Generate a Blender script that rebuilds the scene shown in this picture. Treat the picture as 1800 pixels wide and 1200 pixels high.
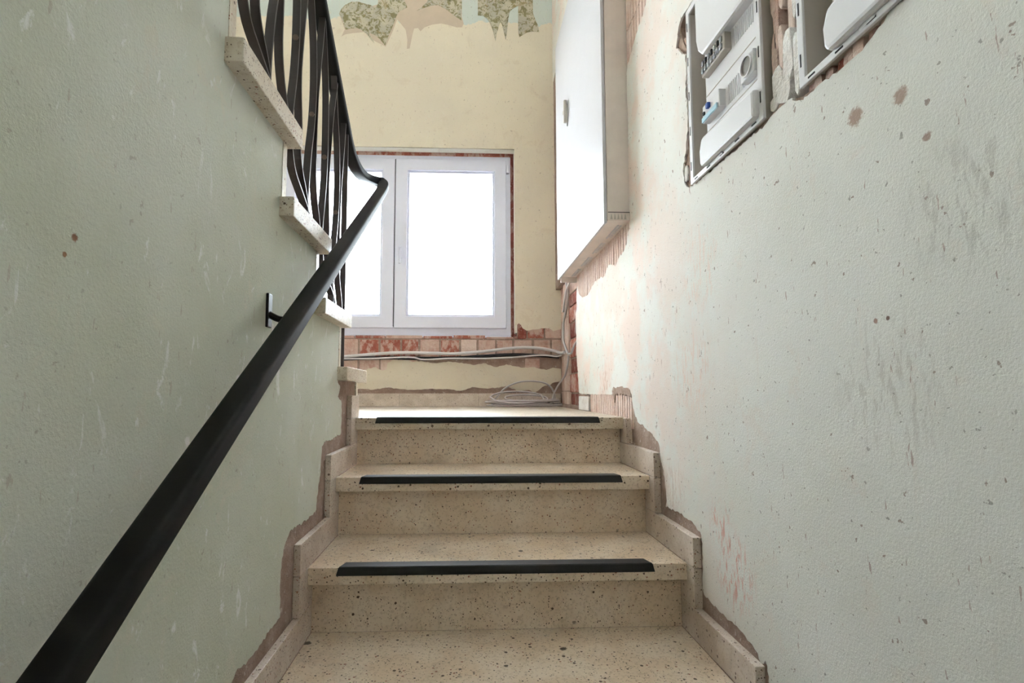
import bpy, bmesh, math, random
from mathutils import Vector
from mathutils.geometry import tessellate_polygon

for o in list(bpy.data.objects):
    bpy.data.objects.remove(o, do_unlink=True)
SC = bpy.context.scene
COL = SC.collection
RAD = math.radians

# ------------------------------------------------------------------ camera, sky, exposure
cam_d = bpy.data.cameras.new('camera')
cam = bpy.data.objects.new('camera', cam_d)
COL.objects.link(cam)
cam.location = (0, 0, .0945)
cam.rotation_euler = (RAD(94.54), 0, RAD(-2.30))
cam_d.sensor_width = 36
cam_d.lens = 18.534
cam_d.shift_x = 42.8 / 1800
cam_d.shift_y = 15.8 / 1800
cam_d.clip_start = .01
SC.camera = cam

world = bpy.data.worlds.new('overcast_sky')
SC.world = world
world.use_nodes = True
bg = world.node_tree.nodes['Background']
bg.inputs[0].default_value = (.85, .925, 1, 1)
bg.inputs[1].default_value = 5.0
SC.view_settings.view_transform = 'Standard'
SC.view_settings.look = 'None'
SC.view_settings.gamma = 1
SC.view_settings.use_curve_mapping = False
SC.view_settings.exposure = 2.6

# ------------------------------------------------------------------ measured outlines, metres
R_LOW=[(2.854,0.679),(2.874,0.603),(2.847,0.56),(2.894,0.526),(2.885,0.439),(2.893,0.313),(2.856,0.185),(2.833,0.093),(2.819,0.087),(2.436,0.085),(2.187,0.084),(2.159,0.109),(2.118,0.107),(2.055,0.111),(1.988,0.108),(1.947,0.097),(1.928,0.081),(1.917,0.048),(1.893,0.015),(1.863,-0.011),(1.82,-0.015),(1.769,-0.031),(1.701,-0.05),(1.661,-0.068),(1.653,-0.094),(1.637,-0.132),(1.62,-0.164),(1.613,-0.197),(1.607,-0.233),(1.617,-0.252),(1.581,-0.25),(1.489,-0.249),(1.433,-0.251),(1.379,-0.267),(1.367,-0.293),(1.369,-0.357),(1.376,-0.409),(1.367,-0.42),(1.315,-0.428),(1.258,-0.429),(1.205,-0.428),(1.169,-0.434),(1.142,-0.439),(1.121,-0.447),(1.111,-0.462),(1.094,-0.448),(1.082,-0.474),(1.084,-0.538),(1.091,-0.59),(1.082,-0.601),(1.03,-0.609),(0.973,-0.61),(0.92,-0.609),(0.884,-0.615),(0.857,-0.62),(0.836,-0.628),(0.826,-0.643),(0.809,-0.629),(0.797,-0.655),(0.799,-0.719),(0.806,-0.771),(0.797,-0.782),(0.745,-0.79),(0.688,-0.791),(0.635,-0.79),(0.599,-0.796),(0.572,-0.801),(0.551,-0.809),(0.541,-0.824),(0.524,-0.81),(0.512,-0.836),(0.514,-0.9),(0.521,-0.952),(0.512,-0.963),(0.46,-0.971),(0.403,-0.972),(0.35,-0.971),(0.314,-0.977),(0.287,-0.982),(0.266,-0.99),(0.256,-1.005),(0.239,-0.991),(0.227,-1.017),(0.229,-1.081),(0.236,-1.133),(0.227,-1.144),(0.175,-1.152),(0.118,-1.153),(0.065,-1.152),(0.029,-1.158),(0.002,-1.163),(-0.019,-1.171),(-0.029,-1.186),(-0.046,-1.172),(-0.058,-1.198),(-0.056,-1.262),(-0.049,-1.314),(-0.058,-1.325),(-0.11,-1.333),(-0.167,-1.334),(-0.22,-1.333),(-0.256,-1.339),(-0.283,-1.344),(-0.304,-1.352),(-0.314,-1.367),(-0.331,-1.353),(-0.343,-1.379),(-0.341,-1.443),(-0.334,-1.495),(-0.343,-1.506),(-0.395,-1.514),(-0.452,-1.515),(-0.505,-1.514),(-0.541,-1.52),(-0.568,-1.525),(-0.589,-1.533),(-0.599,-1.548)]
R_CAB=[(2.854,0.679),(2.799,0.621),(2.716,0.593),(2.6,0.584),(2.514,0.604),(2.455,0.617),(2.348,0.615),(2.27,0.601),(2.23,0.634),(2.184,0.636),(2.092,0.611),(2.05,0.633),(1.988,0.639),(1.951,0.656),(1.927,0.689),(1.904,0.712),(1.895,0.748),(1.909,0.841),(1.904,1.016),(1.895,1.145),(1.917,1.248),(1.906,1.309),(1.882,1.339),(1.847,1.35),(1.792,1.378),(1.74,1.394),(1.679,1.415),(1.656,1.433),(1.593,1.481),(1.529,1.522),(1.51,1.581)]
R_HOLE=[(1.297,1.15),(1.336,1.154),(1.362,1.155),(1.389,1.156),(1.413,1.15),(1.427,1.129),(1.442,1.097),(1.419,1.071),(1.385,1.04),(1.376,1.009),(1.379,0.961),(1.386,0.924),(1.377,0.894),(1.379,0.862),(1.379,0.813),(1.392,0.787),(1.398,0.757),(1.42,0.718),(1.404,0.67),(1.379,0.652),(1.343,0.649),(1.193,0.644),(1.125,0.639),(1.081,0.642),(1.041,0.638),(1.009,0.64),(0.995,0.645),(0.973,0.646),(0.956,0.647),(0.936,0.647),(0.924,0.645),(0.923,0.639),(0.905,0.629),(0.892,0.622),(0.889,0.626),(0.873,0.624),(0.855,0.625),(0.834,0.625),(0.815,0.623),(0.796,0.619),(0.785,0.62),(0.772,0.62),(0.759,0.62),(0.742,0.624),(0.729,0.627),(0.716,0.633),(0.707,0.633),(0.699,0.641),(0.687,0.644),(0.675,0.647),(0.659,0.652)]
L_LOW=[(1.766,0.127),(1.799,0.112),(1.785,0.093),(1.77,0.08),(1.82,0.064),(1.831,0.035),(1.827,-0.013),(1.822,-0.045),(1.716,-0.055),(1.614,-0.051),(1.59,-0.065),(1.587,-0.09),(1.58,-0.146),(1.564,-0.168),(1.55,-0.214),(1.547,-0.237),(1.503,-0.243),(1.462,-0.245),(1.367,-0.242),(1.332,-0.238),(1.305,-0.251),(1.286,-0.265),(1.27,-0.299),(1.266,-0.336),(1.265,-0.367),(1.27,-0.419),(1.244,-0.421),(1.21,-0.418),(1.162,-0.427),(1.118,-0.429),(1.083,-0.431),(1.052,-0.422),(1.047,-0.419),(1.02,-0.432),(1.001,-0.446),(0.985,-0.48),(0.981,-0.517),(0.98,-0.548),(0.985,-0.6),(0.959,-0.602),(0.925,-0.599),(0.877,-0.608),(0.833,-0.61),(0.798,-0.612),(0.767,-0.603),(0.762,-0.6),(0.735,-0.613),(0.716,-0.627),(0.7,-0.661),(0.696,-0.698),(0.695,-0.729),(0.7,-0.781),(0.674,-0.783),(0.64,-0.78),(0.592,-0.789),(0.548,-0.791),(0.513,-0.793),(0.482,-0.784),(0.477,-0.781),(0.45,-0.794),(0.431,-0.808),(0.415,-0.842),(0.411,-0.879),(0.41,-0.91),(0.415,-0.962),(0.389,-0.964),(0.355,-0.961),(0.307,-0.97),(0.263,-0.972),(0.228,-0.974),(0.197,-0.965),(0.192,-0.962),(0.165,-0.975),(0.146,-0.989),(0.13,-1.023),(0.126,-1.06),(0.125,-1.091),(0.13,-1.143),(0.104,-1.145),(0.07,-1.142),(0.022,-1.151),(-0.022,-1.153),(-0.057,-1.155),(-0.088,-1.146),(-0.093,-1.143),(-0.12,-1.156),(-0.139,-1.17),(-0.155,-1.204),(-0.159,-1.241),(-0.16,-1.272),(-0.155,-1.324),(-0.181,-1.326),(-0.215,-1.323),(-0.263,-1.332),(-0.307,-1.334),(-0.342,-1.336),(-0.373,-1.327),(-0.378,-1.324),(-0.405,-1.337),(-0.424,-1.351),(-0.44,-1.385),(-0.444,-1.422),(-0.445,-1.453),(-0.44,-1.505),(-0.466,-1.507),(-0.5,-1.504),(-0.548,-1.513),(-0.592,-1.515),(-0.627,-1.517),(-0.658,-1.508)]
B_BRICK_LO=[(-0.829,0.245),(-0.764,0.237),(-0.689,0.245),(-0.613,0.264),(-0.567,0.241),(-0.537,0.253),(-0.533,0.291),(-0.499,0.314),(-0.404,0.311),(-0.365,0.299),(-0.308,0.307),(-0.231,0.292),(-0.154,0.3),(-0.077,0.3),(0.039,0.281),(0.116,0.293),(0.193,0.266),(0.271,0.285),(0.387,0.262),(0.465,0.266),(0.543,0.247),(0.59,0.263)]
B_BRICK_HI=[(0.33,0.48),(0.334,0.551),(0.358,0.567),(0.373,0.555),(0.385,0.531),(0.412,0.516),(0.467,0.524),(0.526,0.532),(0.565,0.536),(0.593,0.513)]
B_MORT=[(-0.837,0.115),(-0.717,0.119),(-0.629,0.111),(-0.535,0.126),(-0.459,0.119),(-0.363,0.111),(-0.23,0.119),(-0.115,0.115),(-0.038,0.104),(0.039,0.131),(0.097,0.123),(0.193,0.123),(0.27,0.138),(0.309,0.119),(0.367,0.1),(0.425,0.111),(0.464,0.092),(0.503,0.119),(0.542,0.142),(0.573,0.146),(0.597,0.162)]
WP1=[(-0.911,2.77),(-0.896,2.804),(-0.872,2.835),(-0.825,2.862),(-0.777,2.864),(-0.736,2.852),(-0.688,2.841),(-0.655,2.825),(-0.64,2.847),(-0.629,2.898),(-0.626,3.01),(-0.497,3.015),(-0.463,2.921),(-0.442,2.861),(-0.43,2.832),(-0.462,2.813),(-0.486,2.8),(-0.506,2.765),(-0.525,2.705),(-0.54,2.662),(-0.556,2.627),(-0.567,2.588),(-0.583,2.541),(-0.603,2.566),(-0.628,2.595),(-0.652,2.616),(-0.684,2.628),(-0.7,2.627),(-0.667,2.581),(-0.659,2.556),(-0.683,2.581),(-0.712,2.623),(-0.749,2.651),(-0.781,2.667),(-0.821,2.662),(-0.86,2.652),(-0.873,2.677),(-0.886,2.728)]
WP2=[(-0.361,2.808),(-0.325,2.839),(-0.293,2.875),(-0.277,2.918),(-0.27,3.022),(-0.037,3.03),(-0.041,2.9),(-0.044,2.745),(-0.073,2.765),(-0.106,2.786),(-0.138,2.815),(-0.171,2.835),(-0.212,2.856),(-0.26,2.85),(-0.301,2.836)]
WP3=[(0.073,3.034),(0.073,2.787),(0.114,2.784),(0.143,2.763),(0.163,2.729),(0.18,2.682),(0.192,2.627),(0.2,2.597),(0.208,2.649),(0.224,2.709),(0.237,2.744),(0.249,2.715),(0.261,2.659),(0.273,2.608),(0.282,2.668),(0.29,2.754),(0.302,2.824),(0.331,2.851),(0.364,2.869),(0.365,3.043)]
WP4=[(0.365,3.043),(0.364,2.826),(0.363,2.671),(0.371,2.632),(0.392,2.646),(0.425,2.668),(0.466,2.678),(0.515,2.675),(0.507,2.718),(0.487,2.769),(0.471,2.812),(0.468,3.047)]
WPB=[(-0.911,2.77),(-0.868,2.653),(-0.891,2.601),(-0.86,2.619),(-0.812,2.629),(-0.732,2.639),(-0.672,2.582),(-0.579,2.534),(-0.532,2.649),(-0.501,2.74),(-0.473,2.707),(-0.44,2.665),(-0.427,2.589),(-0.43,2.521),(-0.41,2.525),(-0.391,2.632),(-0.38,2.675),(-0.352,2.68),(-0.335,2.655),(-0.307,2.686),(-0.251,2.709),(-0.19,2.719),(-0.13,2.708),(-0.077,2.693),(-0.04,2.694),(-0.028,2.72),(-0.041,2.771),(-0.042,3.03),(-0.626,3.011),(-0.64,2.847)]
CB_WHITE=[(-0.987,0.319),(-0.822,0.327),(-0.686,0.339),(-0.459,0.355),(-0.23,0.352),(-0.077,0.349),(0.115,0.365),(0.269,0.384),(0.386,0.393),(0.483,0.389),(0.58,0.374),(0.65,0.355),(0.696,0.347)]
CB_DARK=[(-0.987,0.312),(-0.821,0.324),(-0.534,0.332),(-0.306,0.329),(-0.077,0.333),(0.115,0.345),(0.308,0.354),(0.502,0.35),(0.638,0.347)]
CB_THIN=[(-0.983,0.315),(-0.818,0.317),(-0.645,0.319),(-0.381,0.328),(-0.286,0.313),(-0.115,0.321),(0.115,0.321),(0.307,0.329),(0.5,0.345),(0.635,0.353),(0.705,0.361)]
CV1=[(3.318,0.814),(3.281,0.777),(3.247,0.726),(3.269,0.665),(3.331,0.602),(3.394,0.555),(3.419,0.483),(3.402,0.425),(3.326,0.374),(3.253,0.333)]
CV2=[(3.101,0.76),(3.155,0.74),(3.228,0.722),(3.269,0.672),(3.331,0.609)]
CV3=[(2.916,0.597),(2.95,0.56),(2.969,0.514),(2.973,0.449),(2.945,0.397),(3.026,0.372),(3.13,0.33)]
CV4=[(3.234,0.331),(3.257,0.269),(3.337,0.201),(3.419,0.148),(3.547,0.115),(3.732,0.092)]

# ------------------------------------------------------------------ node helper
def lin(r, g, b):
    f = lambda c: (c/255/12.92) if c <= 10 else ((c/255 + .055)/1.055)**2.4
    return (f(r), f(g), f(b), 1)

class Mat:
    def __init__(s, name, rough=.8, spec=.3, metal=0):
        s.m = bpy.data.materials.new(name)
        s.m.use_nodes = True
        s.t = s.m.node_tree
        s.b = s.t.nodes['Principled BSDF']
        s.b.inputs['Roughness'].default_value = rough
        s.b.inputs['Specular IOR Level'].default_value = spec
        s.b.inputs['Metallic'].default_value = metal
        s.co = s.t.nodes.new('ShaderNodeTexCoord').outputs['Object']
    def link(s, a, b): s.t.links.new(a, b)
    def put(s, sock, v):
        if hasattr(v, 'is_output') or isinstance(v, bpy.types.NodeSocket): s.link(v, sock)
        else: sock.default_value = v
    def mapv(s, scale=(1, 1, 1), loc=(0, 0, 0), src=None):
        n = s.t.nodes.new('ShaderNodeMapping')
        s.link(src or s.co, n.inputs[0])
        n.inputs['Scale'].default_value = scale
        n.inputs['Location'].default_value = loc
        return n.outputs[0]
    def noise(s, scale, detail=3, rough=.55, v=None, dist=0):
        n = s.t.nodes.new('ShaderNodeTexNoise')
        s.link(v or s.co, n.inputs['Vector'])
        n.inputs['Scale'].default_value = scale
        n.inputs['Detail'].default_value = detail
        n.inputs['Roughness'].default_value = rough
        n.inputs['Distortion'].default_value = dist
        return n.outputs[0]
    def voro(s, scale, v=None, feat='F1', rnd=1):
        n = s.t.nodes.new('ShaderNodeTexVoronoi')
        s.link(v or s.co, n.inputs['Vector'])
        n.feature = feat
        n.inputs['Scale'].default_value = scale
        n.inputs['Randomness'].default_value = rnd
        return n.outputs['Distance'], n.outputs.get('Color')
    def math(s, op, a, b=0., c=0.):
        n = s.t.nodes.new('ShaderNodeMath'); n.operation = op
        s.put(n.inputs[0], a); s.put(n.inputs[1], b); s.put(n.inputs[2], c)
        return n.outputs[0]
    def rng(s, v, a, b, lo=0., hi=1.):
        n = s.t.nodes.new('ShaderNodeMapRange'); n.interpolation_type = 'SMOOTHSTEP'
        s.put(n.inputs[0], v)
        for i, q in enumerate((a, b, lo, hi)): n.inputs[1+i].default_value = q
        return n.outputs[0]
    def mix(s, f, a, b):
        n = s.t.nodes.new('ShaderNodeMix'); n.data_type = 'RGBA'
        s.put(n.inputs[0], f); s.put(n.inputs[6], a); s.put(n.inputs[7], b)
        return n.outputs[2]
    def xyz(s, v=None):
        n = s.t.nodes.new('ShaderNodeSeparateXYZ'); s.link(v or s.co, n.inputs[0])
        return n.outputs
    def spot(s, p, r, wob=.4, v=None):
        n = s.t.nodes.new('ShaderNodeVectorMath'); n.operation = 'DISTANCE'
        s.link(v or s.co, n.inputs[0]); n.inputs[1].default_value = p
        d = s.math('ADD', n.outputs['Value'], s.math('MULTIPLY', s.math('SUBTRACT', s.noise(110, 5, .7), .5), r*wob*5))
        return s.rng(d, r*1.25, r*.7)
    def col(s, v): s.put(s.b.inputs['Base Color'], v)
    def bump(s, h, strength=.4, dist=.003, prev=None):
        n = s.t.nodes.new('ShaderNodeBump')
        n.inputs['Strength'].default_value = strength
        n.inputs['Distance'].default_value = dist
        s.put(n.inputs['Height'], h)
        if prev: s.link(prev, n.inputs['Normal'])
        s.link(n.outputs[0], s.b.inputs['Normal'])
        return n.outputs[0]

def plain(name, rgb, rough=.6, spec=.4, metal=0, var=.06, bump=0):
    M = Mat(name, rough, spec, metal)
    c = lin(*rgb)
    d = tuple(x*(1-var*2) for x in c[:3]) + (1,)
    M.col(M.mix(M.noise(14, 4), d, c))
    if bump: M.bump(M.noise(150, 3), bump, .002)
    return M.m

def stone(name, base, pale, chip, scale=1., dirt=.55, stains=()):
    """terrazzo: pale binder, small dark and rusty chips, trodden dirt"""
    M = Mat(name, .42, .4)
    c = M.mix(M.rng(M.noise(9, 5), .38, .62), lin(*base), lin(*pale))
    c = M.mix(M.rng(M.noise(120*scale, 2), .5, .68, 0, .35), c, lin(176, 150, 118))
    w = M.mapv((1, 1, 1))
    for sc, th, thr, colr in ((150, .34, .80, chip), (80, .30, .86, chip), (240, .33, .72, (130, 104, 80)), (120, .3, .88, (160, 104, 80))):
        d, cc = M.voro(sc*scale, w)
        sep = M.t.nodes.new('ShaderNodeSeparateColor'); M.link(cc, sep.inputs[0])
        r = M.math('MULTIPLY', sep.outputs[1], th)
        f = M.math('MULTIPLY', M.math('GREATER_THAN', sep.outputs[0], thr), M.math('LESS_THAN', M.math('ADD', d, M.math('MULTIPLY', M.noise(420, 2), .30)), M.math('ADD', r, .20)))
        c = M.mix(f, c, lin(*colr))
    c = M.mix(M.rng(M.noise(5.5, 6, .65, dist=.4), .52, .78, 0, dirt), c, lin(136, 116, 94))
    c = M.mix(M.rng(M.noise(26, 3, .6), .70, .76, 0, .8), c, lin(96, 78, 62))
    for p, r in stains: c = M.mix(M.spot(p, r), c, lin(92, 74, 58))
    M.col(c)
    M.bump(M.noise(200, 2), .12, .001)
    return M.m

def plaster(name, a, b, patch, patch_amt=.5, specks=.7, streak=.5, white=.5, seed=0., spots=(), grain=.6, band=None, tint=None, scuffs=()):
    M = Mat(name, .82, .25)
    v0 = M.mapv((1, 1, 1), (seed, seed*1.7, seed*.6))
    c = M.mix(M.rng(M.noise(1.6, 4, .6, v0), .36, .64), lin(*a), lin(*b))
    if tint:
        ax, lo, hi, amt, colr = tint
        f = M.math('MULTIPLY', M.rng(M.xyz()[ax], lo, hi), M.rng(M.noise(4.5, 6, .65, v0), .40, .58, 0, amt))
        c = M.mix(f, c, lin(*colr))
    if band:
        z, colr = band
        f = M.rng(M.math('ADD', M.xyz()[2], M.math('MULTIPLY', M.math('SUBTRACT', M.noise(11, 5, .6, v0), .5), .16)), z-.004, z+.004)
        c = M.mix(f, c, lin(*colr))
    c = M.mix(M.rng(M.noise(7, 6, .7, v0, .6), .57, .66, 0, patch_amt), c, lin(*patch))
    sv = M.mapv((6, 6, .55), (seed, 0, 0))
    c = M.mix(M.rng(M.noise(6, 5, .6, sv), .60, .72, 0, streak*.7), c, lin(*patch))
    wv = M.mapv((10, 10, 5.0), (seed+3, 0, 0))
    c = M.mix(M.rng(M.noise(2.6, 7, .66, wv, .9), .60, .66, 0, white), c, lin(232, 232, 226))
    c = M.mix(M.rng(M.noise(46, 3, .6, v0), .69, .72, 0, specks), c, lin(134, 104, 88))
    c = M.mix(M.rng(M.noise(95, 2, .5, v0), .70, .74, 0, specks*.8), c, lin(110, 98, 84))
    tv = M.mapv((30, 30, 7), (seed, 1, 2))
    c = M.mix(M.rng(M.noise(3.2, 3, .5, tv), .705, .725, 0, specks*.8), c, lin(150, 104, 90))
    for p, r, amt, colr in scuffs:
        n = M.noise(3.4, 5, .68, M.mapv((26, 26, 7), (seed+p[1], 0, 0)), .4)
        d = M.t.nodes.new('ShaderNodeVectorMath'); d.operation = 'DISTANCE'
        M.link(M.co, d.inputs[0]); d.inputs[1].default_value = p
        c = M.mix(M.math('MULTIPLY', M.rng(d.outputs['Value'], r, r*.3), M.rng(n, .50, .60, 0, amt)), c, lin(*colr))
    for p, r, colr in spots:
        c = M.mix(M.spot(p, r), c, lin(*colr))
    M.col(c)
    n1 = M.bump(M.noise(230, 5, .7, v0), grain, .0016)
    M.bump(M.noise(60, 5, .65, v0), grain*.35, .003, n1)
    return M.m

MT = {}
STAINS = [((-.405, 1.418, -.543), .010), ((.243, 1.361, -.543), .008), ((.158, 1.559, -.362), .007), ((.48, 1.552, -.362), .005), ((-.27, 1.582, -.362), .005), ((.095, 1.285, -.543), .005), ((.257, 1.291, -.543), .004)]
MT['paint_left'] = plaster('pale_green_paint', (204, 206, 186), (216, 217, 204), (220, 212, 194), .4, .3, .35, .95, 1.3, grain=.75,
    spots=[((-.425, .578, .262), .0045, (150, 110, 84)), ((-.425, .565, .24), .003, (150, 112, 80)), ((-.425, .83, .02), .008, (235, 232, 226))])
MT['paint_right'] = plaster('pale_grey_green_paint', (222, 220, 211), (229, 227, 221), (226, 214, 204), .4, .7, .35, .2, 4.1, grain=.6, tint=(1, .9, 1.9, .75, (232, 208, 196)),
    spots=[((.608, .771, .525), .014, (176, 152, 136)), ((.608, .687, .51), .011, (178, 156, 140)), ((.608, .732, .201), .0035, (120, 98, 88)), ((.608, .649, .432), .006, (176, 152, 138)), ((.608, .755, .20), .004, (170, 140, 128))],
    scuffs=[((.608, 1.21, -.31), .11, .75, (214, 140, 122)), ((.608, 1.27, -.22), .07, .7, (216, 148, 130)), ((.608, 1.40, .15), .16, .6, (230, 196, 180)), ((.608, 1.34, .42), .16, .5, (232, 200, 186)),
            ((.608, 2.30, .12), .13, .9, (204, 166, 148)), ((.608, 2.70, .12), .10, .8, (208, 172, 154)), ((.608, .74, .10), .14, .28, (160, 146, 132)), ((.608, .60, .33), .12, .28, (150, 140, 128)), ((.608, 1.55, -.18), .10, .6, (196, 168, 152))])
MT['paint_back'] = plaster('cream_limewash', (231, 220, 199), (224, 213, 194), (214, 198, 176), .4, .35, .25, .12, 7.7, grain=.35, band=(2.735, (204, 211, 204)))
MT['paint_outer'] = plaster('cream_paint', (236, 231, 218), (230, 226, 214), (220, 212, 196), .4, .3, .3, .2, 2.2, grain=.4)
MT['reveal'] = plaster('off_white_reveal', (242, 239, 228), (236, 231, 218), (206, 190, 170), .3, .3, .2, .2, 5.2, grain=.4)

def mortar(name, a, b, grain=.9, chalk=0.):
    M = Mat(name, .92, .15)
    c = M.mix(M.rng(M.noise(14, 6, .7), .35, .65), lin(*a), lin(*b))
    c = M.mix(M.rng(M.noise(60, 3), .62, .7, 0, .5), c, lin(226, 216, 204))
    if chalk: c = M.mix(M.rng(M.noise(17, 5, .7, M.mapv((1, 1, .6), (3, 1, 2))), .46, .58, 0, chalk), c, lin(220, 198, 186))
    M.col(c)
    n1 = M.bump(M.noise(140, 4, .7), grain, .004)
    M.bump(M.noise(30, 4), grain, .008, n1)
    return M.m
MT['mortar'] = mortar('bare_mortar', (158, 134, 120), (178, 156, 142))
MT['mortar_back'] = mortar('bare_render', (160, 134, 122), (176, 152, 138))
MT['filler'] = mortar('white_filler', (226, 218, 212), (240, 236, 232))
MT['brick'] = mortar('red_brick', (168, 96, 82), (190, 122, 106), .9, .7)
MT['brick_dark'] = mortar('dark_red_brick', (132, 72, 64), (152, 88, 78), .9, .3)
MT['brick_pink'] = mortar('chalky_brick', (202, 160, 146), (218, 190, 176), .9, .6)
MT['block'] = mortar('pale_clay_block', (216, 186, 172), (232, 212, 202), .5, .4)
MT['step'] = stone('beige_terrazzo', (229, 207, 182), (238, 221, 201), (92, 70, 52), dirt=.4, stains=STAINS)
MT['landing'] = stone('pale_terrazzo', (204, 188, 166), (216, 203, 186), (96, 76, 60), .9, .35)
MT['upper_step'] = stone('light_terrazzo', (214, 200, 178), (228, 218, 202), (104, 84, 64), 1., .3)
MT['skirting'] = stone('grey_skirting_stone', (206, 190, 176), (222, 208, 196), (120, 100, 86), 1.2, .45)
MT['strip'] = plain('black_rubber', (30, 31, 36), .45, .5, 0, .25, .3)
MT['rail'] = plain('black_handrail_plastic', (12, 11, 12), .58, .22, 0, .2, .08)
MT['iron'] = plain('dark_painted_iron', (44, 37, 38), .36, .5, .2, .3, .1)
MT['rivet'] = plain('worn_iron_rivet', (104, 88, 78), .3, .5, .4, .3)
MT['pvc'] = plain('white_window_plastic', (234, 236, 252), .35, .4, 0, .02)
MT['seal'] = plain('grey_rubber_seal', (96, 98, 112), .6, .3)
MT['sheet'] = plain('white_sheet_metal', (204, 203, 208), .32, .45, 0, .03)
MT['sheet_in'] = plain('cream_sheet_metal', (240, 228, 220), .5, .3, 0, .12)
MT['plastic'] = plain('white_panel_plastic', (228, 226, 228), .4, .4, 0, .04)
MT['plastic_in'] = plain('grey_panel_box', (196, 188, 178), .5, .3, 0, .06)
MT['slot'] = plain('dark_slot', (48, 46, 50), .7, .2)
MT['clear'] = plain('grey_clear_plastic', (176, 178, 186), .18, .6, 0, .2)
MT['well'] = plain('grey_socket_well', (150, 146, 142), .4, .4)
MT['blue'] = plain('blue_lever', (44, 84, 170), .4, .5)
MT['cyan'] = plain('pale_blue_label', (176, 216, 232), .4, .5)
MT['cable'] = plain('white_cable', (222, 216, 216), .5, .4, 0, .08)
MT['cable_grey'] = plain('grey_cable', (206, 196, 196), .5, .4, 0, .1)
MT['pipe'] = plain('black_conduit', (42, 42, 48), .5, .4, 0, .2)
MT['ceil'] = plain('white_ceiling', (240, 239, 234), .85, .2, 0, .04)
MT['floor'] = plain('grey_hall_floor', (206, 198, 186), .6, .3, 0, .1)
def wallpaper():
    M = Mat('floral_wallpaper', .8, .2)
    c = M.mix(M.rng(M.noise(10, 3), .4, .6), lin(196, 188, 166), lin(182, 176, 160))
    c = M.mix(M.rng(M.noise(26, 5, .7, dist=1.2), .50, .56, 0, .85), c, lin(128, 122, 82))
    c = M.mix(M.rng(M.noise(44, 4, .7, dist=.8), .60, .66, 0, .8), c, lin(92, 88, 56))
    c = M.mix(M.rng(M.noise(15, 3, .6, dist=1.), .60, .68, 0, .6), c, lin(158, 138, 96))
    M.col(c); M.bump(M.noise(60, 3), .4, .002)
    return M.m
MT['paper'] = wallpaper()
MT['backing'] = plain('wallpaper_backing', (212, 194, 174), .85, .2, 0, .08, .3)
def glass():
    m = bpy.data.materials.new('window_glass'); m.use_nodes = True
    t = m.node_tree; t.nodes.clear()
    o = t.nodes.new('ShaderNodeOutputMaterial'); mx = t.nodes.new('ShaderNodeMixShader')
    tr = t.nodes.new('ShaderNodeBsdfTransparent'); gl = t.nodes.new('ShaderNodeBsdfGlossy')
    gl.inputs['Roughness'].default_value = .02; tr.inputs[0].default_value = (.97, .985, .98, 1)
    fr = t.nodes.new('ShaderNodeFresnel'); fr.inputs[0].default_value = 1.3
    t.links.new(fr.outputs[0], mx.inputs[0]); t.links.new(tr.outputs[0], mx.inputs[1]); t.links.new(gl.outputs[0], mx.inputs[2])
    t.links.new(mx.outputs[0], o.inputs[0])
    return m
MT['glass'] = glass()

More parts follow.
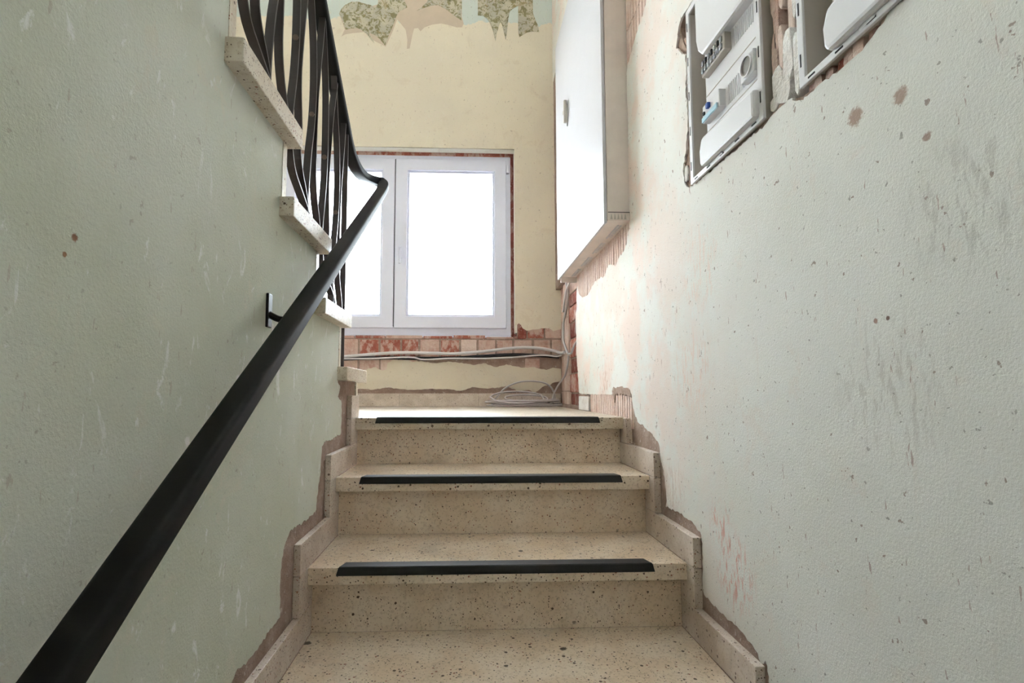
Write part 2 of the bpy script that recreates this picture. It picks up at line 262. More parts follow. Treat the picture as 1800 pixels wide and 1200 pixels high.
# ------------------------------------------------------------------ mesh helpers
class MB:
    def __init__(s): s.v = []; s.f = []; s.sm = False
    def box(s, x0, x1, y0, y1, z0, z1):
        n = len(s.v)
        s.v += [(x, y, z) for z in (z0, z1) for y in (y0, y1) for x in (x0, x1)]
        s.f += [tuple(n+i for i in q) for q in ((0, 2, 3, 1), (4, 5, 7, 6), (0, 1, 5, 4), (2, 6, 7, 3), (0, 4, 6, 2), (1, 3, 7, 5))]
        return s
    def prism(s, loops, ax, a, b):
        """outline(s) in the plane across axis ax, extruded from a to b (holes after the first loop)"""
        mk = {0: lambda p, d: (d, p[0], p[1]), 1: lambda p, d: (p[0], d, p[1]), 2: lambda p, d: (p[0], p[1], d)}[ax]
        flat = [p for l in loops for p in l]
        tri = tessellate_polygon([[Vector((p[0], p[1], 0)) for p in l] for l in loops])
        n = len(s.v); m = len(flat)
        s.v += [mk(p, a) for p in flat] + [mk(p, b) for p in flat]
        for t in tri:
            s.f.append(tuple(n+i for i in t)); s.f.append(tuple(n+m+i for i in reversed(t)))
        k = 0
        for l in loops:
            c = len(l)
            for i in range(c):
                j = (i+1) % c
                s.f.append((n+k+i, n+k+j, n+m+k+j, n+m+k+i))
            k += c
        return s
    def sweep(s, path, prof, up=(1, 0, 0), caps=True):
        """profile (u,w) swept along a path; u lies along 'up' projected across the path"""
        P = [Vector(p) for p in path]; n0 = len(s.v); c = len(prof); U = Vector(up)
        for i, p in enumerate(P):
            t = (P[min(i+1, len(P)-1)] - P[max(i-1, 0)]).normalized()
            w = t.cross(U).normalized(); u = w.cross(t).normalized()
            for a, b in prof: s.v.append(tuple(p + u*a + w*b))
        for i in range(len(P)-1):
            for j in range(c):
                k = (j+1) % c
                s.f.append((n0+i*c+j, n0+i*c+k, n0+(i+1)*c+k, n0+(i+1)*c+j))
        if caps:
            s.f.append(tuple(n0+j for j in reversed(range(c)))); s.f.append(tuple(n0+(len(P)-1)*c+j for j in range(c)))
        return s
    def tube(s, path, r, seg=8):
        """round tube with a carried frame"""
        P = [Vector(p) for p in path]; n0 = len(s.v)
        t0 = (P[1]-P[0]).normalized(); u = t0.orthogonal().normalized()
        for i, p in enumerate(P):
            t = (P[min(i+1, len(P)-1)] - P[max(i-1, 0)]).normalized()
            u = (u - t*u.dot(t)).normalized(); w = t.cross(u)
            for j in range(seg):
                a = 2*math.pi*j/seg; s.v.append(tuple(p + u*math.cos(a)*r + w*math.sin(a)*r))
        for i in range(len(P)-1):
            for j in range(seg):
                k = (j+1) % seg
                s.f.append((n0+i*seg+j, n0+i*seg+k, n0+(i+1)*seg+k, n0+(i+1)*seg+j))
        s.f.append(tuple(n0+j for j in reversed(range(seg)))); s.f.append(tuple(n0+(len(P)-1)*seg+j for j in range(seg)))
        s.sm = True
        return s
    def build(s, name, mat, parent=None, bev=0., smooth=None):
        me = bpy.data.meshes.new(name); me.from_pydata(s.v, [], s.f); me.update()
        bm = bmesh.new(); bm.from_mesh(me); bmesh.ops.recalc_face_normals(bm, faces=bm.faces); bm.to_mesh(me); bm.free()
        o = bpy.data.objects.new(name, me); COL.objects.link(o)
        me.materials.append(MT[mat])
        if parent: o.parent = parent
        if s.sm if smooth is None else smooth:
            for p in me.polygons: p.use_smooth = len(p.vertices) == 4
        if bev:
            md = o.modifiers.new('edge', 'BEVEL'); md.width = bev; md.segments = 2; md.limit_method = 'ANGLE'; md.angle_limit = RAD(40)
        return o

def tag(o, label=None, cat=None, group=None, kind=None):
    if label: o['label'] = label
    if cat: o['category'] = cat
    if group: o['group'] = group
    if kind: o['kind'] = kind
    return o
def thing(name, label, cat, loc=(0, 0, 0), group=None, kind=None):
    o = bpy.data.objects.new(name, None); COL.objects.link(o); o.empty_display_size = .05
    return tag(o, label, cat, group, kind)
def jag(pts, step, amp, rnd, closed=False):
    """break an outline into short ragged pieces"""
    out = []; n = len(pts)
    for i in range(n if closed else n-1):
        a = Vector(pts[i]); b = Vector(pts[(i+1) % n]); d = b-a; L = d.length
        if L > 2.2: out.append(tuple(a)); continue
        k = max(1, int(L/step)); nn = Vector((-d.y, d.x))/max(L, 1e-6)
        for j in range(k):
            q = a + d*(j/k) + nn*(rnd.uniform(-amp, amp) if j else 0); out.append((q.x, q.y))
    if not closed: out.append(tuple(pts[-1]))
    return out
def smooth(pts, n=6):
    """Catmull-Rom through the points"""
    P = [Vector(p) for p in pts]; P = [P[0]*2-P[1]] + P + [P[-1]*2-P[-2]]; out = []
    for i in range(1, len(P)-2):
        for j in range(n):
            t = j/n; a, b, c, d = P[i-1:i+3]
            out.append(.5*((2*b) + (c-a)*t + (2*a-5*b+4*c-d)*t*t + (3*b-a-3*c+d)*t**3))
    out.append(P[-2]); return [tuple(q) for q in out]

# ================================================================== SETTING
rnd = random.Random(11)
NOSE = [1.985, 1.709, 1.431] + [1.146 - .285*i for i in range(6)]
ZT = [0, -.174, -.362, -.543] + [-.543 - .181*(i+1) for i in range(7)]
XL, XR = -.411, .592           # stair edges
WL, WR, WB = -.425, .608, 3.578  # painted faces of the walls
UR, UG, UT = .1794, .2862, .046  # upper flight: rise, going, tread thickness
UF = lambda k: 2.0916 - (k-1)*UG
NU = 9
HC = 5.6    # stairwell ceiling

# landing
floor = MB().prism([[(-1.75, 2.03), (XL, 2.03), (XL, NOSE[0]), (XR, NOSE[0]), (XR, 2.03), (.70, 2.03), (.70, 3.62), (-1.75, 3.62)]], 2, -.0434, 0).build('floor', 'landing', bev=.0015)
tag(floor, 'pale speckled terrazzo landing slab below the window', 'landing', kind='structure')
MB().box(-1.75, .70, 2.10, 3.62, -.22, -.0434).build('slab_core', 'mortar', floor)
hall = MB().box(-1.75, .70, -2.4, -.15, ZT[9]-.2, ZT[9]).build('floor', 'floor')
tag(hall, 'grey hall floor at the foot of the stairs', 'floor', kind='structure')
ceil = MB().box(-1.9, .9, -2.4, 3.9, HC, HC+.1).build('ceiling', 'ceil')
tag(ceil, 'plain white ceiling of the stairwell', 'ceiling', kind='structure')
outer = MB().box(-1.9, -1.75, -2.4, 3.62, -1.9, HC).build('wall_outer', 'paint_outer')
tag(outer, 'cream stairwell wall beyond the upper flight', 'wall', kind='structure')

rear = MB().prism([[(-1.9, -1.9), (.9, -1.9), (.9, HC), (-1.9, HC)]], 1, -2.5, -2.4).build('wall_rear', 'paint_outer')
tag(rear, 'plain cream stairwell wall behind the camera', 'wall', kind='structure')
# spandrel wall under the upper flight, stepped along its top
saw = []
for k in range(1, NU+1):
    saw += [(UF(k)-.040, k*UR-UT), (UF(k+1)-.040, k*UR-UT)]
saw_end = saw[-1]
wall_left = MB().prism([[(UF(1)-.040, -.35)] + saw + [(-2.4, saw_end[1]), (-2.4, -1.9), (1.2, -1.9), (1.9, -.6)]], 0, -.545, -.429).build('wall_left', 'mortar')
tag(wall_left, 'pale green plastered wall on the left, stepped under the upper flight', 'wall', kind='structure')
low = jag(L_LOW, .009, .004, rnd)
low = [p for p in low if p[0] > -.35]
sk = [(saw[1][0], saw[1][1])] + low + [(low[-1][0]-.05, -1.9), (-2.4, -1.9), (-2.4, saw_end[1])] + list(reversed(saw[2:]))
MB().prism([sk], 0, -.4295, WL).build('plaster_coat', 'paint_left', wall_left)

# right wall
hole = R_HOLE + [(.60, .632), (.535, .630), (.525, 1.175), (.80, 1.185), (1.10, 1.18)]
hole_in = [(1.40, 1.165), (1.42, 1.14), (1.405, 1.09), (1.37, 1.03), (1.365, .66), (1.0, .652), (.97, .66), (.90, .634), (.66, .612), (.528, .620), (.518, 1.172)]
chase = [(2.865, .02), (2.865, .70), (2.90, .80), (3.60, .80), (3.60, .02)]
wall_right = MB().prism([[(-2.4, -1.9), (3.62, -1.9), (3.62, HC), (-2.4, HC)], hole_in, chase], 0, .614, .75)
wall_right.box(.72, .85, .45, 1.5, .5, 1.3)
wall_right = wall_right.build('wall_right', 'mortar')
tag(wall_right, 'pale grey plastered wall on the right with chased openings', 'wall', kind='structure')
lowr = jag(R_LOW, .009, .004, rnd)
lowr = [p for p in lowr if p[0] > -.4]
cabr = jag(R_CAB, .009, .005, rnd)
sk = lowr + [(lowr[-1][0]-.05, -1.9), (-2.4, -1.9), (-2.4, HC), (3.575, HC), (3.575, 2.3), (cabr[-1][0]-.05, 2.3)] + list(reversed(cabr))[:-1]
MB().prism([sk, jag(hole, .008, .004, rnd, True)], 0, .6145, WR).build('plaster_coat', 'paint_right', wall_right)
MB().box(.66, .80, 2.80, 3.62, -.05, .9).build('chase_back', 'mortar', wall_right)

def shard(yc, zc, w, h, x0, mat, parent, seed, taper=.3):
    r = random.Random(seed); n = 9
    pts = []
    for i in range(n):
        a = 2*math.pi*i/n + r.uniform(-.2, .2)
        ca, sa = math.cos(a), math.sin(a)
        q = (abs(ca)**4 + abs(sa)**4)**-.25
        pts.append((yc + ca*q*w/2*r.uniform(.8, 1.06), zc + sa*q*h/2*r.uniform(.85, 1.05)))
    return MB().prism([pts], 0, x0, x0+.06).build('brick', mat, parent, .002)

# broken brick between, beside and below the fuse boxes
sd = 0
for yc, zc, w, h, x, m in [
    (.995, .93, .018, .16, .622, 'block'), (.976, .86, .020, .20, .616, 'brick_pink'), (.955, .95, .020, .22, .614, 'block'), (.936, .82, .018, .16, .620, 'block'),
    (.918, .93, .018, .20, .634, 'brick_dark'), (.985, .76, .022, .12, .616, 'brick_pink'), (.958, .77, .018, .10, .612, 'block'), (.99, 1.08, .03, .15, .618, 'brick_pink'), (.95, 1.10, .03, .14, .62, 'block'), (.915, 1.08, .03, .14, .63, 'brick'),
    (1.392, 1.115, .028, .05, .622, 'brick_dark'), (1.405, 1.075, .022, .05, .618, 'brick_pink'), (1.378, 1.02, .018, .06, .622, 'brick'), (1.372, .95, .018, .08, .618, 'brick_pink'), (1.374, .87, .016, .07, .622, 'brick'),
    (1.374, .80, .016, .07, .618, 'brick_pink'), (1.376, .735, .020, .06, .621, 'brick'), (1.385, .685, .026, .05, .616, 'brick_pink'),
    (.905, .622, .030, .03, .632, 'brick_dark'), (.880, .634, .020, .05, .617, 'brick_pink'), (.858, .631, .022, .055, .613, 'block'), (.834, .629, .022, .055, .615, 'brick_pink'), (.810, .629, .020, .055, .620, 'brick'),
    (.788, .628, .022, .055, .614, 'brick_pink'), (.763, .630, .024, .05, .612, 'block'), (.736, .631, .024, .045, .615, 'brick_pink'), (.710, .632, .022, .04, .614, 'block'), (.686, .634, .022, .035, .617, 'brick')]:
    sd += 1
    shard(yc, zc, w, h, x, m, wall_right, sd)
for yc, zc, w, h, x in [(.972, .705, .040, .07, .611), (.935, .735, .035, .10, .610), (.905, .705, .022, .13, .607), (.95, .672, .05, .05, .609), (.985, .668, .03, .03, .611), (1.388, .99, .026, .08, .611), (1.40, .70, .022, .05, .6085), (.912, .85, .014, .12, .612)]:
    sd += 1
    o = shard(yc, zc, w, h, x, 'filler', wall_right, sd); o.name = 'filler_lump'

def ribbed(y0, y1, z0, z1, x, mat, parent, pitch=.011, seed=0):
    """clay block with vertical grooves"""
    r = random.Random(seed); prof = [(x+.02, y0)]; n = max(2, int((y1-y0)/pitch)); p = (y1-y0)/n
    for i in range(n):
        a = y0+i*p; d = r.uniform(0, .0012)
        prof += [(x+.0052, a), (x+.0052, a+p*.24), (x+d, a+p*.30), (x+d, a+p*.95)]
    prof.append((x+.02, y1))
    return MB().prism([prof], 2, z0, z1).build('brick', mat, parent)
for i, (y0, y1, z0, z1) in enumerate([(1.885, 2.12, .52, .755), (2.125, 2.36, .52, .755), (2.365, 2.60, .52, .75), (2.605, 2.85, .52, .745), (1.62, 1.90, 1.24, 1.47), (1.62, 1.90, 1.475, 1.70)]):
    ribbed(y0, y1, z0, z1, .6084, 'block', wall_right, .030, seed=i)
for i, (y0, y1) in enumerate([(1.925, 2.10), (2.105, 2.33), (2.335, 2.575)]):
    ribbed(y0, y1, -.04, .095, .6084, 'block', wall_right, .028, seed=20+i)
sd = 90
MB().prism([jag([(1.925, .075), (1.945, .105), (1.985, .112), (2.05, .118), (2.11, .112), (2.155, .117), (2.175, .100), (2.16, .080), (2.145, .052), (2.13, .086), (2.06, .088), (1.99, .084)], .010, .005, rnd, True)], 0, .6045, .612).build('mortar_lump', 'mortar', wall_right, .0015)
# stripped corner: red bricks deep in the slot, ribbed clay blocks beside them
zb = 0.0
for i, (z0, z1, m, x) in enumerate([(.0, .085, 'brick_dark', .652), (.095, .205, 'brick', .648), (.215, .30, 'brick_dark', .655), (.31, .42, 'brick', .650), (.43, .52, 'brick_dark', .652), (.53, .62, 'brick', .646), (.63, .70, 'brick_dark', .648), (.71, .80, 'brick_pink', .650)]):
    MB().box(x, .70, 2.93, 3.275+.012*(i % 2), z0, z1).build('brick', m, wall_right, .004)
for i, (z0, z1) in enumerate([(.0, .10), (.105, .335), (.34, .57), (.575, .80)]):
    ribbed(3.30, 3.44, z0, z1, .640, 'block', wall_right, .03, seed=40+i)
    ribbed(3.45, 3.60, z0, z1, .650, 'brick_pink', wall_right, .05, seed=50+i)

# back wall
wh = [(-1.362, .468), (.346, .468), (.346, 1.814), (-1.362, 1.814)]
fill_opening = [(-1.35, 3.45), (.332, 3.45), (.332, 5.15), (-1.35, 5.15)]   # opening added above the view to let in fill daylight
wall_back = MB().prism([[(-1.9, -.4), (.9, -.4), (.9, HC), (-1.9, HC)], wh, fill_opening], 1, 3.587, 3.90).build('wall_back', 'mortar_back')
tag(wall_back, 'cream limewashed wall around the window with torn wallpaper above', 'wall', kind='structure')
hi = jag(B_BRICK_HI, .012, .003, rnd); lo = jag(B_BRICK_LO, .014, .004, rnd); mo = jag(B_MORT, .014, .004, rnd)
up = [(-1.75, 3.44), (.652, 3.44), (.652, .53), (.62, .52)] + list(reversed(hi)) + [(.332, .49), (.332, 1.80), (-1.35, 1.80), (-1.35, .48), (-1.75, .48)]
MB().prism([up], 1, WB, 3.5875).build('plaster_coat', 'paint_back', wall_back)
dn = [(-1.75, .25)] + lo + [(.645, .255), (.648, .17)] + list(reversed(mo)) + [(-1.75, .115)]
MB().prism([dn], 1, WB, 3.5875).build('plaster_coat', 'paint_back', wall_back)
for nm, (x0, x1, z0, z1) in {'reveal_head': (-1.35, .332, 1.80, 1.814), 'reveal_side': (.332, .346, .50, 1.80)}.items():
    MB().box(x0, x1, WB+.001, 3.652, z0, z1).build(nm, 'reveal', wall_back)
MB().box(-1.364, -1.35, WB+.001, 3.652, .50, 1.80).build('reveal_side', 'reveal', wall_back)
MB().box(-1.36, .345, 3.672, 3.90, 1.784, 1.8139).build('brick_edge', 'brick', wall_back)
MB().box(-1.3619, -1.329, 3.672, 3.90, .47, 1.80).build('brick_edge', 'brick_dark', wall_back)
MB().box(.311, .3459, 3.672, 3.90, .47, 1.80).build('brick_edge', 'brick_dark', wall_back)
xx = -1.36; i = 0
while xx < .61:
    w = .118 + rnd.uniform(-.012, .012)
    m = rnd.choice(['brick', 'brick_pink', 'brick_pink', 'block', 'brick'])
    w *= rnd.choice((1, 1, .9, 1.15))
    MB().box(xx, min(xx+w, .65), 3.580+rnd.uniform(.001, .006), 3.62, .335+rnd.uniform(-.004, .004), .452+rnd.uniform(-.004, .003)).build('brick', m, wall_back, .004)
    xx += w + .013; i += 1
xx = -1.36
while xx < .33:
    w = .225 + rnd.uniform(-.05, .02)
    MB().box(xx, min(xx+w, .345), 3.579+rnd.uniform(.001, .004), 3.66, .460, .478+rnd.uniform(-.006, .006)).build('brick', rnd.choice(['brick', 'brick', 'brick_pink']), wall_back, .003)
    xx += w + .01
xx = -1.36
while xx < -.42:
    w = .118 + rnd.uniform(-.012, .012)
    MB().box(xx, xx+w, 3.581+rnd.uniform(.0, .005), 3.62, .205, .325).build('brick', rnd.choice(['brick_pink', 'block', 'brick_pink']), wall_back, .004)
    xx += w + .012
for x0, x1, z0, z1, m in [(.35, .41, .46, .57, 'brick_dark'), (.42, .53, .465, .545, 'brick'), (.54, .65, .465, .545, 'brick_pink'), (.40, .50, .26, .325, 'brick_pink'), (.51, .65, .245, .325, 'mortar_back')]:
    MB().box(x0, x1, 3.581, 3.62, z0, z1).build('brick', m, wall_back, .004)
for i, w in enumerate((WP1, WP2, WP3, WP4)):
    MB().prism([w], 1, 3.5762, 3.5785).build('wallpaper_scrap', 'paper', wall_back)
MB().prism([WPB], 1, 3.5770, 3.5785).build('paper_backing', 'backing', wall_back)

# window
win = thing('window_1', 'white plastic two-sash window glowing with daylight', 'window', kind='structure')
def ring(mb, x0, x1, z0, z1, w, y0, y1):
    mb.prism([[(x0, z0), (x1, z0), (x1, z1), (x0, z1)], [(x0+w, z0+w), (x1-w, z0+w), (x1-w, z1-w), (x0+w, z1-w)]], 1, y0, y1); return mb
ring(MB(), -1.33, .312, .490, 1.785, .055, 3.672, 3.75).build('window_frame', 'pvc', win, .003)
MB().box(-1.33, .312, 3.662, 3.75, .466, .488).build('sill_profile', 'pvc', win, .002)
for side, (x0, x1) in enumerate(((-1.290, -.512), (-.505, .278))):
    s = ring(MB(), x0, x1, .540, 1.752, .083, 3.652, 3.73).build('sash', 'pvc', win, .004)
    ring(MB(), x0+.083, x1-.083, .623, 1.669, .014, 3.668, 3.70).build('glazing_bead', 'pvc', s, .002)
    MB().box(x0+.085, x1-.085, 3.694, 3.704, .625, 1.667).build('pane', 'glass', s)
MB().box(-.5125, -.5045, 3.658, 3.70, .55, 1.75).build('sash_gap', 'seal', win)
h = MB().box(-.478, -.452, 3.644, 3.652, 1.03, 1.10).build('handle_plate', 'pvc', win, .004)
MB().box(-.474, -.458, 3.612, 3.626, .985, 1.105).box(-.473, -.459, 3.612, 3.65, 1.075, 1.095).build('handle', 'pvc', win, .003)
MB().box(.279, .300, 3.640, 3.67, 1.655, 1.715).build('hinge_cover', 'pvc', win, .004)

fill_win = thing('added_window', 'white plastic window added out of sight above for fill daylight', 'window', kind='structure')  # added unseen window; lets in extra daylight for treads and back wall
ring(MB(), -1.35, .332, 3.45, 5.15, .07, 3.68, 3.75).build('window_frame', 'pvc', fill_win, .003)
MB().box(-.545, -.475, 3.68, 3.75, 3.50, 5.10).build('mullion', 'pvc', fill_win, .003)
MB().box(-1.29, .27, 3.71, 3.718, 3.51, 5.09).build('pane', 'glass', fill_win)

# skirting stones
bl = thing('baseboard_left', 'stepped stone skirting beside the stairs on the left', 'skirting', kind='structure')
br = thing('baseboard_right', 'stepped stone skirting beside the stairs on the right', 'skirting', kind='structure')
bb = thing('baseboard_back', 'low beige stone skirting under the window wall', 'skirting', kind='structure')
for k in range(9):
    for par, x0, x1, off in ((bl, -.4285, XL, .064), (br, XR, .6138, .042)):
        yf = NOSE[k]-off
        if k > 0:
            MB().box(x0, x1, yf, NOSE[k-1]+.046, ZT[k]+.001, ZT[k]+.078).build('skirting_stone', 'skirting', par, .0015)
        elif par is bl:
            MB().box(x0, x1, yf, 2.049, .001, .083).build('skirting_stone', 'skirting', par, .0015)
        else:
            MB().prism([[(yf, ZT[1]+.081), (2.02, ZT[1]+.081), (2.02, -.002), (1.985, -.004), (1.975, -.03), (1.968, -.004), (yf+.006, -.001)]], 0, x0, x1).build('skirting_stone', 'skirting', par, .001)
            continue
        MB().box(x0, x1, yf, NOSE[k]+.046, ZT[k+1]+.0795, ZT[k]-.0005).build('skirting_stone', 'skirting', par, .0015)
xx = -1.74
for x1 in (-1.51, -.98, -.448, .082, .640):
    MB().box(xx, x1-.0015, 3.564, 3.589, .001, .087).build('skirting_stone', 'skirting', bb, .0015)
    xx = x1
MB().box(.603, .616, 2.60, 2.825, .003, .074).build('skirting_stone', 'filler', br, .002)

# ================================================================== STAIRCASES
def strip(k, parent, x0=-.338, x1=.504):
    y, z = NOSE[k], ZT[k]
    P = [(y-.003, z-.020, 0), (y-.0035, z+.0005, .006), (y-.001, z+.003, .008), (y+.036, z+.003, .018), (y+.038, z+.0002, .019), (y+.0002, z+.0002, .007), (y+.0002, z-.020, 0)]
    mb = MB(); c = len(P)
    mb.v = [(x0+d, a, b) for a, b, d in P] + [(x1-d, a, b) for a, b, d in P]
    mb.f = [(i, (i+1) % c, c+(i+1) % c, c+i) for i in range(c)] + [tuple(range(c)), tuple(reversed(range(c, 2*c)))]
    return mb.build('anti_slip_strip', 'strip', parent)
strip(0, floor)
st = thing('staircase', 'beige speckled terrazzo stairs with black anti-slip strips rising to the landing', 'staircase')
for k in range(9):
    if k:
        t = MB().box(XL, XR, NOSE[k], NOSE[k-1]+.046, ZT[k]-.0434, ZT[k]).build('tread', 'step', st, .0015)
        if k < 8: strip(k, t)
    MB().box(XL, XR, NOSE[k]+.046, NOSE[k]+.075, ZT[k+1], ZT[k]-.0434).build('riser', 'step', st)
core = [(2.10, -.05)] 
for k in range(9): core += [(NOSE[k]+.074, ZT[k]-.04), (NOSE[k]+.074, ZT[k+1]-.04)]
core += [(NOSE[8]+.074, -1.85), (1.2, -1.85), (2.10, -.6)]
MB().prism([core], 0, XL, XR).build('stair_core', 'mortar', st)
us = thing('staircase', 'pale stone upper stairs whose tread ends overhang the left wall', 'staircase')
for k in range(1, NU+1):
    back = UF(k)-.3368 if k < NU else -2.395
    MB().box(-1.74, -.392, back, UF(k), k*UR-UT, k*UR).build('tread', 'upper_step', us, .002)
    MB().box(-1.74, -.4235, UF(k)-.040, UF(k)-.014, (k-1)*UR, k*UR-UT).build('riser', 'upper_step', us)

# ================================================================== RAILING
rl = thing('stair_railing', 'black wrought iron railing with curved flat bars and a continuous black handrail', 'railing')
XB = -.432
bars = {
 'a': [(-.130, 0), (-.131, .05), (-.126, .12), (-.113, .21), (-.096, .28), (-.086, .35), (-.084, .43), (-.092, .51), (-.108, .58), (-.128, .64), (-.15, .735), (-.16, .785)],
 'b': [(-.005, 0), (-.022, .05), (-.045, .09), (-.060, .13), (-.068, .18), (-.068, .26), (-.066, .33), (-.062, .39), (-.053, .45), (-.042, .51), (-.028, .58), (-.014, .665), (-.008, .70)],
 'c': [(.196, -.179), (.176, -.150), (.146, -.128), (.096, -.104), (.050, -.080), (.026, -.045), (.014, 0), (.016, .05), (.028, .11), (.040, .17), (.047, .24), (.048, .32), (.046, .40), (.040, .47), (.026, .54), (.010, .60), (-.01, .665), (-.018, .70)],
 'd': [(.150, -.179), (.156, -.130), (.138, -.095), (.108, -.062), (.088, -.03), (.082, 0), (.088, .04), (.082, .09), (.074, .14), (.072, .20), (.080, .27), (.092, .35), (.108, .43), (.126, .49), (.150, .565), (.162, .60)],
}
FLAT = [(-.0095, -.0028), (.0095, -.0028), (.0095, .0028), (-.0095, .0028)]
for k in range(2, 8):
    for n, pts in bars.items():
        if k == 2 and n in 'cd': continue
        p = [(XB, UF(k)+a, k*UR+b) for a, b in smooth(pts, 3)]
        bar = MB().sweep(p, FLAT).build('baluster', 'iron', rl, smooth=False)
        if n in 'ac':
            i = 14 if n == 'a' else 31
            q = Vector(p[i]); dr = (Vector(p[i+1])-Vector(p[i-1])).normalized(); nn = Vector((0, -abs(dr.z), dr.y)).normalized()
            rv = MB(); c0 = q + nn*.002; c1 = q + nn*.0055
            rv.tube([tuple(c0), tuple(c1)], .0075, 10).build('rivet', 'rivet', bar)
MB().sweep([(XB, 1.832, UR), (XB, 1.832, .6), (XB, 1.830, 1.02)], FLAT).build('baluster', 'iron', rl, smooth=False)
def rail_prof(w, h, n=5, r=.012):
    out = []
    for cx, cy, a0 in ((w/2-r, h/2-r, 0), (-w/2+r, h/2-r, 90), (-w/2+r, -h/2+r, 180), (w/2-r, -h/2+r, 270)):
        for i in range(n):
            a = RAD(a0 + 90*i/(n-1)); out.append((cx+r*math.cos(a), cy+r*math.sin(a)))
    return out
rise = lambda y: -.158 + .651*(y-.495)
XH = -.437
path = [(XH, .10, 2.10), (XH, .8, 1.663), (XH, 1.3, 1.352), (XH, 1.66, 1.128), (XH, 1.80, 1.045), (XH, 1.90, .99), (XB+.000, 1.99, .965), (XB+.006, 2.08, .968), (XB+.014, 2.17, .99), (-.402, 2.245, 1.012), (-.378, 2.268, 1.012), (-.362, 2.235, .985), (-.36, 2.16, rise(2.16))]
path = smooth(path, 6) + [(-.36, y, rise(y)) for y in (2.0, 1.6, 1.2, .8, .4, .0, -.4)]
MB().sweep(path, rail_prof(.044, .034, 5, .009)).build('handrail', 'rail', rl, smooth=True)
MB().sweep(smooth([(-.424, 1.134, .262), (-.40, 1.130, .250), (-.375, 1.128, .248), (-.362, 1.126, .252)], 4), [(.007*math.cos(a*.785), .007*math.sin(a*.785)) for a in range(8)], up=(0, 1, 0)).build('wall_bracket', 'iron', rl)
MB().box(-.4252, -.419, 1.122, 1.146, .232, .305).build('bracket_plate', 'iron', rl, .002)

# ================================================================== METER CABINET
cb = thing('meter_cabinet', 'white sheet metal meter cabinet set into the right wall', 'cabinet')
CY0, CY1, CZ0, CZ1 = 1.905, 2.90, .735, 2.085
MB().box(.524, .64, CY0, CY1, CZ0, CZ1).build('body', 'sheet_in', cb, .002)
d = MB().box(.510, .522, CY0-.004, CY1+.004, CZ0-.012, CZ1+.004).build('door', 'sheet', cb, .003)
MB().prism([[(2.545, 1.50), (2.56, 1.56), (2.575, 1.50), (2.56, 1.44)]], 0, .505, .5105).build('lock_plate', 'plastic', d, .002)
MB().box(.488, .506, 2.548, 2.562, 1.455, 1.575).build('handle', 'plastic_in', d, .004)
MB().prism([[(2.562, 1.51), (2.61, 1.525), (2.61, 1.545), (2.562, 1.535)]], 0, .493, .506).build('handle_wing', 'plastic_in', d, .003)
MB().box(.527, .612, CY0-.0015, CY0+.004, CZ0+.030, CZ0+.032).build('side_seam', 'slot', cb)
for i in range(5):
    MB().prism([[(.535+i*.013, CZ0+.004), (.544+i*.013, CZ0+.004), (.5395+i*.013, CZ0+.026)]], 1, CY0-.002, CY0+.003).build('knockout', 'plastic_in', cb)
for i in range(4):
    y0 = 1.96 + i*.24
    MB().box(.578, .584, y0, y0+.17, CZ0-.0035, CZ0+.002).build('vent_slot', 'sheet', cb)
    for j in range(7):
        MB().box(.589, .596, y0+.005+j*.024, y0+.014+j*.024, CZ0-.0025, CZ0+.002).build('vent_hole', 'sheet', cb)
MB().box(.526, .615, CY1-.02, CY1, CZ0-.028, CZ0+.002).build('cable_flange', 'sheet_in', cb, .002)

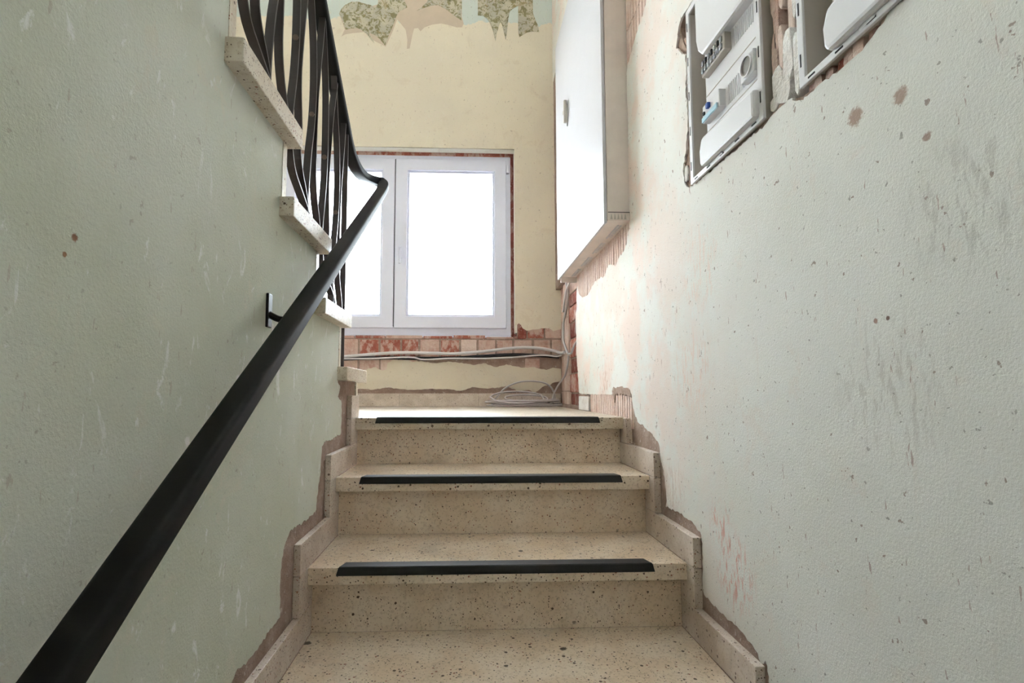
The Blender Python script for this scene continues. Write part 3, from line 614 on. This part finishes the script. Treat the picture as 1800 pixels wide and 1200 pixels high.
# ================================================================== FUSE BOXES
def fuse_box(label, yf, yn, z0, z1, full):
    t = thing('fuse_box', label, 'fuse box', group='recessed fuse boxes in the right wall')
    w = .017
    mb = MB().prism([[(yn, z0), (yf, z0), (yf, z1), (yn, z1)], [(yn+w, z0+w*.8), (yf-w, z0+w*.8), (yf-w, z1-w), (yn+w, z1-w)]], 0, .5995, .606)
    fl = mb.build('flange', 'plastic', t, .0015)
    b = MB().prism([[(yn+.006, z0+.004), (yf-.006, z0+.004), (yf-.006, z1-.004), (yn+.006, z1-.004)], [(yn+w, z0+w*.8), (yf-w, z0+w*.8), (yf-w, z1-w), (yn+w, z1-w)]], 0, .604, .665)
    b.box(.660, .668, yn+.006, yf-.006, z0+.004, z1-.004)
    b.build('wall_box', 'plastic_in', t)
    for i in range(5):
        y = yn + (yf-yn)*(i+.5)/5
        MB().box(.5988, .6, y-.009, y+.009, z0+.0045, z0+.0075).build('flange_slot', 'slot', fl)
        z = z0 + (z1-z0)*(i+.5)/5
        for yy in (yn+.006, yf-.009):
            MB().box(.5988, .6, yy, yy+.003, z-.012, z+.012).build('flange_slot', 'slot', fl)
    D = yf - 1.352
    c0, c1 = yn+.014, yf-.080
    cv = MB().box(.611, .640, c0, c1, z0+.05, z1-.03).build('cover', 'plastic', t, .002)
    MB().box(.618, .655, c1, c1+.012, z0+.03, z1-.03).build('cover_rim', 'plastic_in', t, .002)
    zb = z0 + .0105
    MB().prism([[(c1-.002, zb+.043), (c1-.004, zb+.012), (c1-.010, zb), (c0, zb), (c0, zb+.060), (c1-.03, zb+.072), (c1-.012, zb+.066)]], 0, .586, .63).build('cover_bulge', 'plastic', cv, .007)
    MB().box(.598, .612, c1-.10, c1-.065, zb-.006, zb+.006).build('catch', 'plastic', cv, .003)
    if not full: return t
    MB().prism([[(c1-.002, 1.105), (c1-.002, .995), (c1-.012, .962), (c1-.036, .936), (c0+.008, .930), (c0+.008, 1.105)]], 0, .586, .63).build('cover_bulge', 'plastic', cv, .007)
    for z in (.8455, .7525):
        MB().box(.6100, .6112, c0, c1-.002, z-.001, z+.001).build('cover_seam', 'plastic_in', cv)
    for ya, yb, za, zz in ((1.045, 1.13, .885, .925), (1.082, 1.165, .765, .812)):
        m = MB(); n = 11
        for i in range(n):
            y = ya + (yb-ya)*i/n; m.box(.6098, .6112, y, y+.0022, za, zz)
        m.build('rib_band', 'plastic', cv)
    ts = MB().box(.594, .615, 1.138, 1.256, .888, .930).build('terminal_strip', 'plastic_in', t, .002)
    for i in range(7):
        y = 1.146 + i*.0155
        MB().box(.589, .595, y, y+.011, .893, .908).build('terminal', 'clear', ts, .003)
        MB().box(.590, .595, y+.001, y+.010, .912, .926).build('terminal', 'slot' if i % 2 else 'clear', ts, .002)
    bk = MB().box(.594, .615, 1.172, 1.258, .768, .812).build('breaker', 'plastic', t, .002)
    MB().box(.590, .5945, 1.178, 1.256, .769, .781).build('breaker_label', 'cyan', bk, .001)
    MB().box(.586, .5945, 1.215, 1.226, .790, .803).build('lever', 'blue', bk, .001)
    MB().box(.590, .5945, 1.243, 1.252, .786, .794).build('lever', 'slot', bk, .001)
    sk_ = MB().box(.595, .612, 1.024, 1.076, .761, .812).build('socket', 'plastic', t, .002)
    ci = [(1.049+.0225*math.cos(a*math.pi/12), .787+.0225*math.sin(a*math.pi/12)) for a in range(24)]
    ci2 = [(1.049+.0195*math.cos(a*math.pi/12), .787+.0195*math.sin(a*math.pi/12)) for a in range(24)]
    MB().prism([ci, ci2], 0, .591, .596).build('socket_rim', 'plastic', sk_)
    MB().prism([ci2], 0, .5945, .596).build('socket_well', 'well', sk_)
    return t
fuse_box('white recessed fuse box with breakers and a round socket, next to the meter cabinet', 1.352, 1.004, .648, 1.136, True)
fuse_box('white recessed fuse box cut off by the top edge, nearest the camera', .889, .548, .640, 1.128, False)

# ================================================================== CABLES
def cable(pts, r, mat, label, seg=8):
    o = MB().tube(smooth(pts, 5), r, seg).build('cable', mat)
    return tag(o, label, 'cable', 'loose cables around the window corner')
cable([(-1.6, 3.540, .31)] + [(a, 3.540, b+.004) for a, b in CB_WHITE[:-2]] + [(.628, 3.50, .358), (.632, 3.36, .352)], .0105, 'cable', 'thick white cable sagging along the bricks under the window')
cable([(-1.6, 3.566, .30)] + [(a, 3.566, b-.006) for a, b in CB_DARK[:-1]] + [(.63, 3.560, .335)], .011, 'pipe', 'black conduit running behind the white cables under the window')
cable([(-1.6, 3.522, .29)] + [(a, 3.522, b-.001) for a, b in CB_THIN[:-2]] + [(.60, 3.49, .333), (.61, 3.38, .333)], .0055, 'cable', 'thin white cable running lowest along the bricks under the window')
cable([(.632, y, z) for y, z in CV1], .0075, 'cable', 'white cable hanging from the far end of the meter cabinet into the corner')
cable([(.617, y, z) for y, z in CV2], .0065, 'cable', 'short white cable joining the hanging one just below the cabinet')
cable([(.640, 2.905, .62)] + [(.628, y, z) for y, z in CV3[1:]] + [(.636, 3.26, .335)], .006, 'cable', 'white cable curling out of the red brick slot beside the plaster edge')
coil = []
r2 = random.Random(5)
for i in range(7*16+1):
    a = 2*math.pi*i/16; lp = i/16
    rx = .205 + .035*math.sin(lp*2.1) + r2.uniform(-.006, .006); ry = .095 + .02*math.cos(lp*1.7)
    cxx = .345 + .045*math.sin(lp*1.3); cyy = 3.415 + .018*math.cos(lp*2.3)
    tl = (.0, .10, .02, .55, .04, .32, .0, .0)[int(lp)]
    coil.append((cxx + rx*(1-.45*tl)*math.cos(a) + .06*tl, cyy + ry*math.sin(a), .008 + .005*lp + tl*.07*(1+math.sin(a))))

arcs = [(.20, 3.50, .02), (.21, 3.53, .07), (.27, 3.545, .13), (.36, 3.55, .165), (.46, 3.55, .17), (.545, 3.54, .15), (.585, 3.53, .10), (.59, 3.51, .05), (.565, 3.48, .02)]
drop = smooth([(.632, 3.24, .320), (.630, 3.26, .27), (.624, 3.33, .20), (.60, 3.42, .145), (.575, 3.45, .09), (.56, 3.435, .04), coil[0]], 5)[:-1]
mb = MB().tube(drop + coil + smooth([coil[-1]] + arcs, 4)[1:], .006, 6)
tag(mb.build('cable_coil', 'cable_grey'), 'loosely coiled grey cable dropping from the corner onto the landing', 'cable coil')
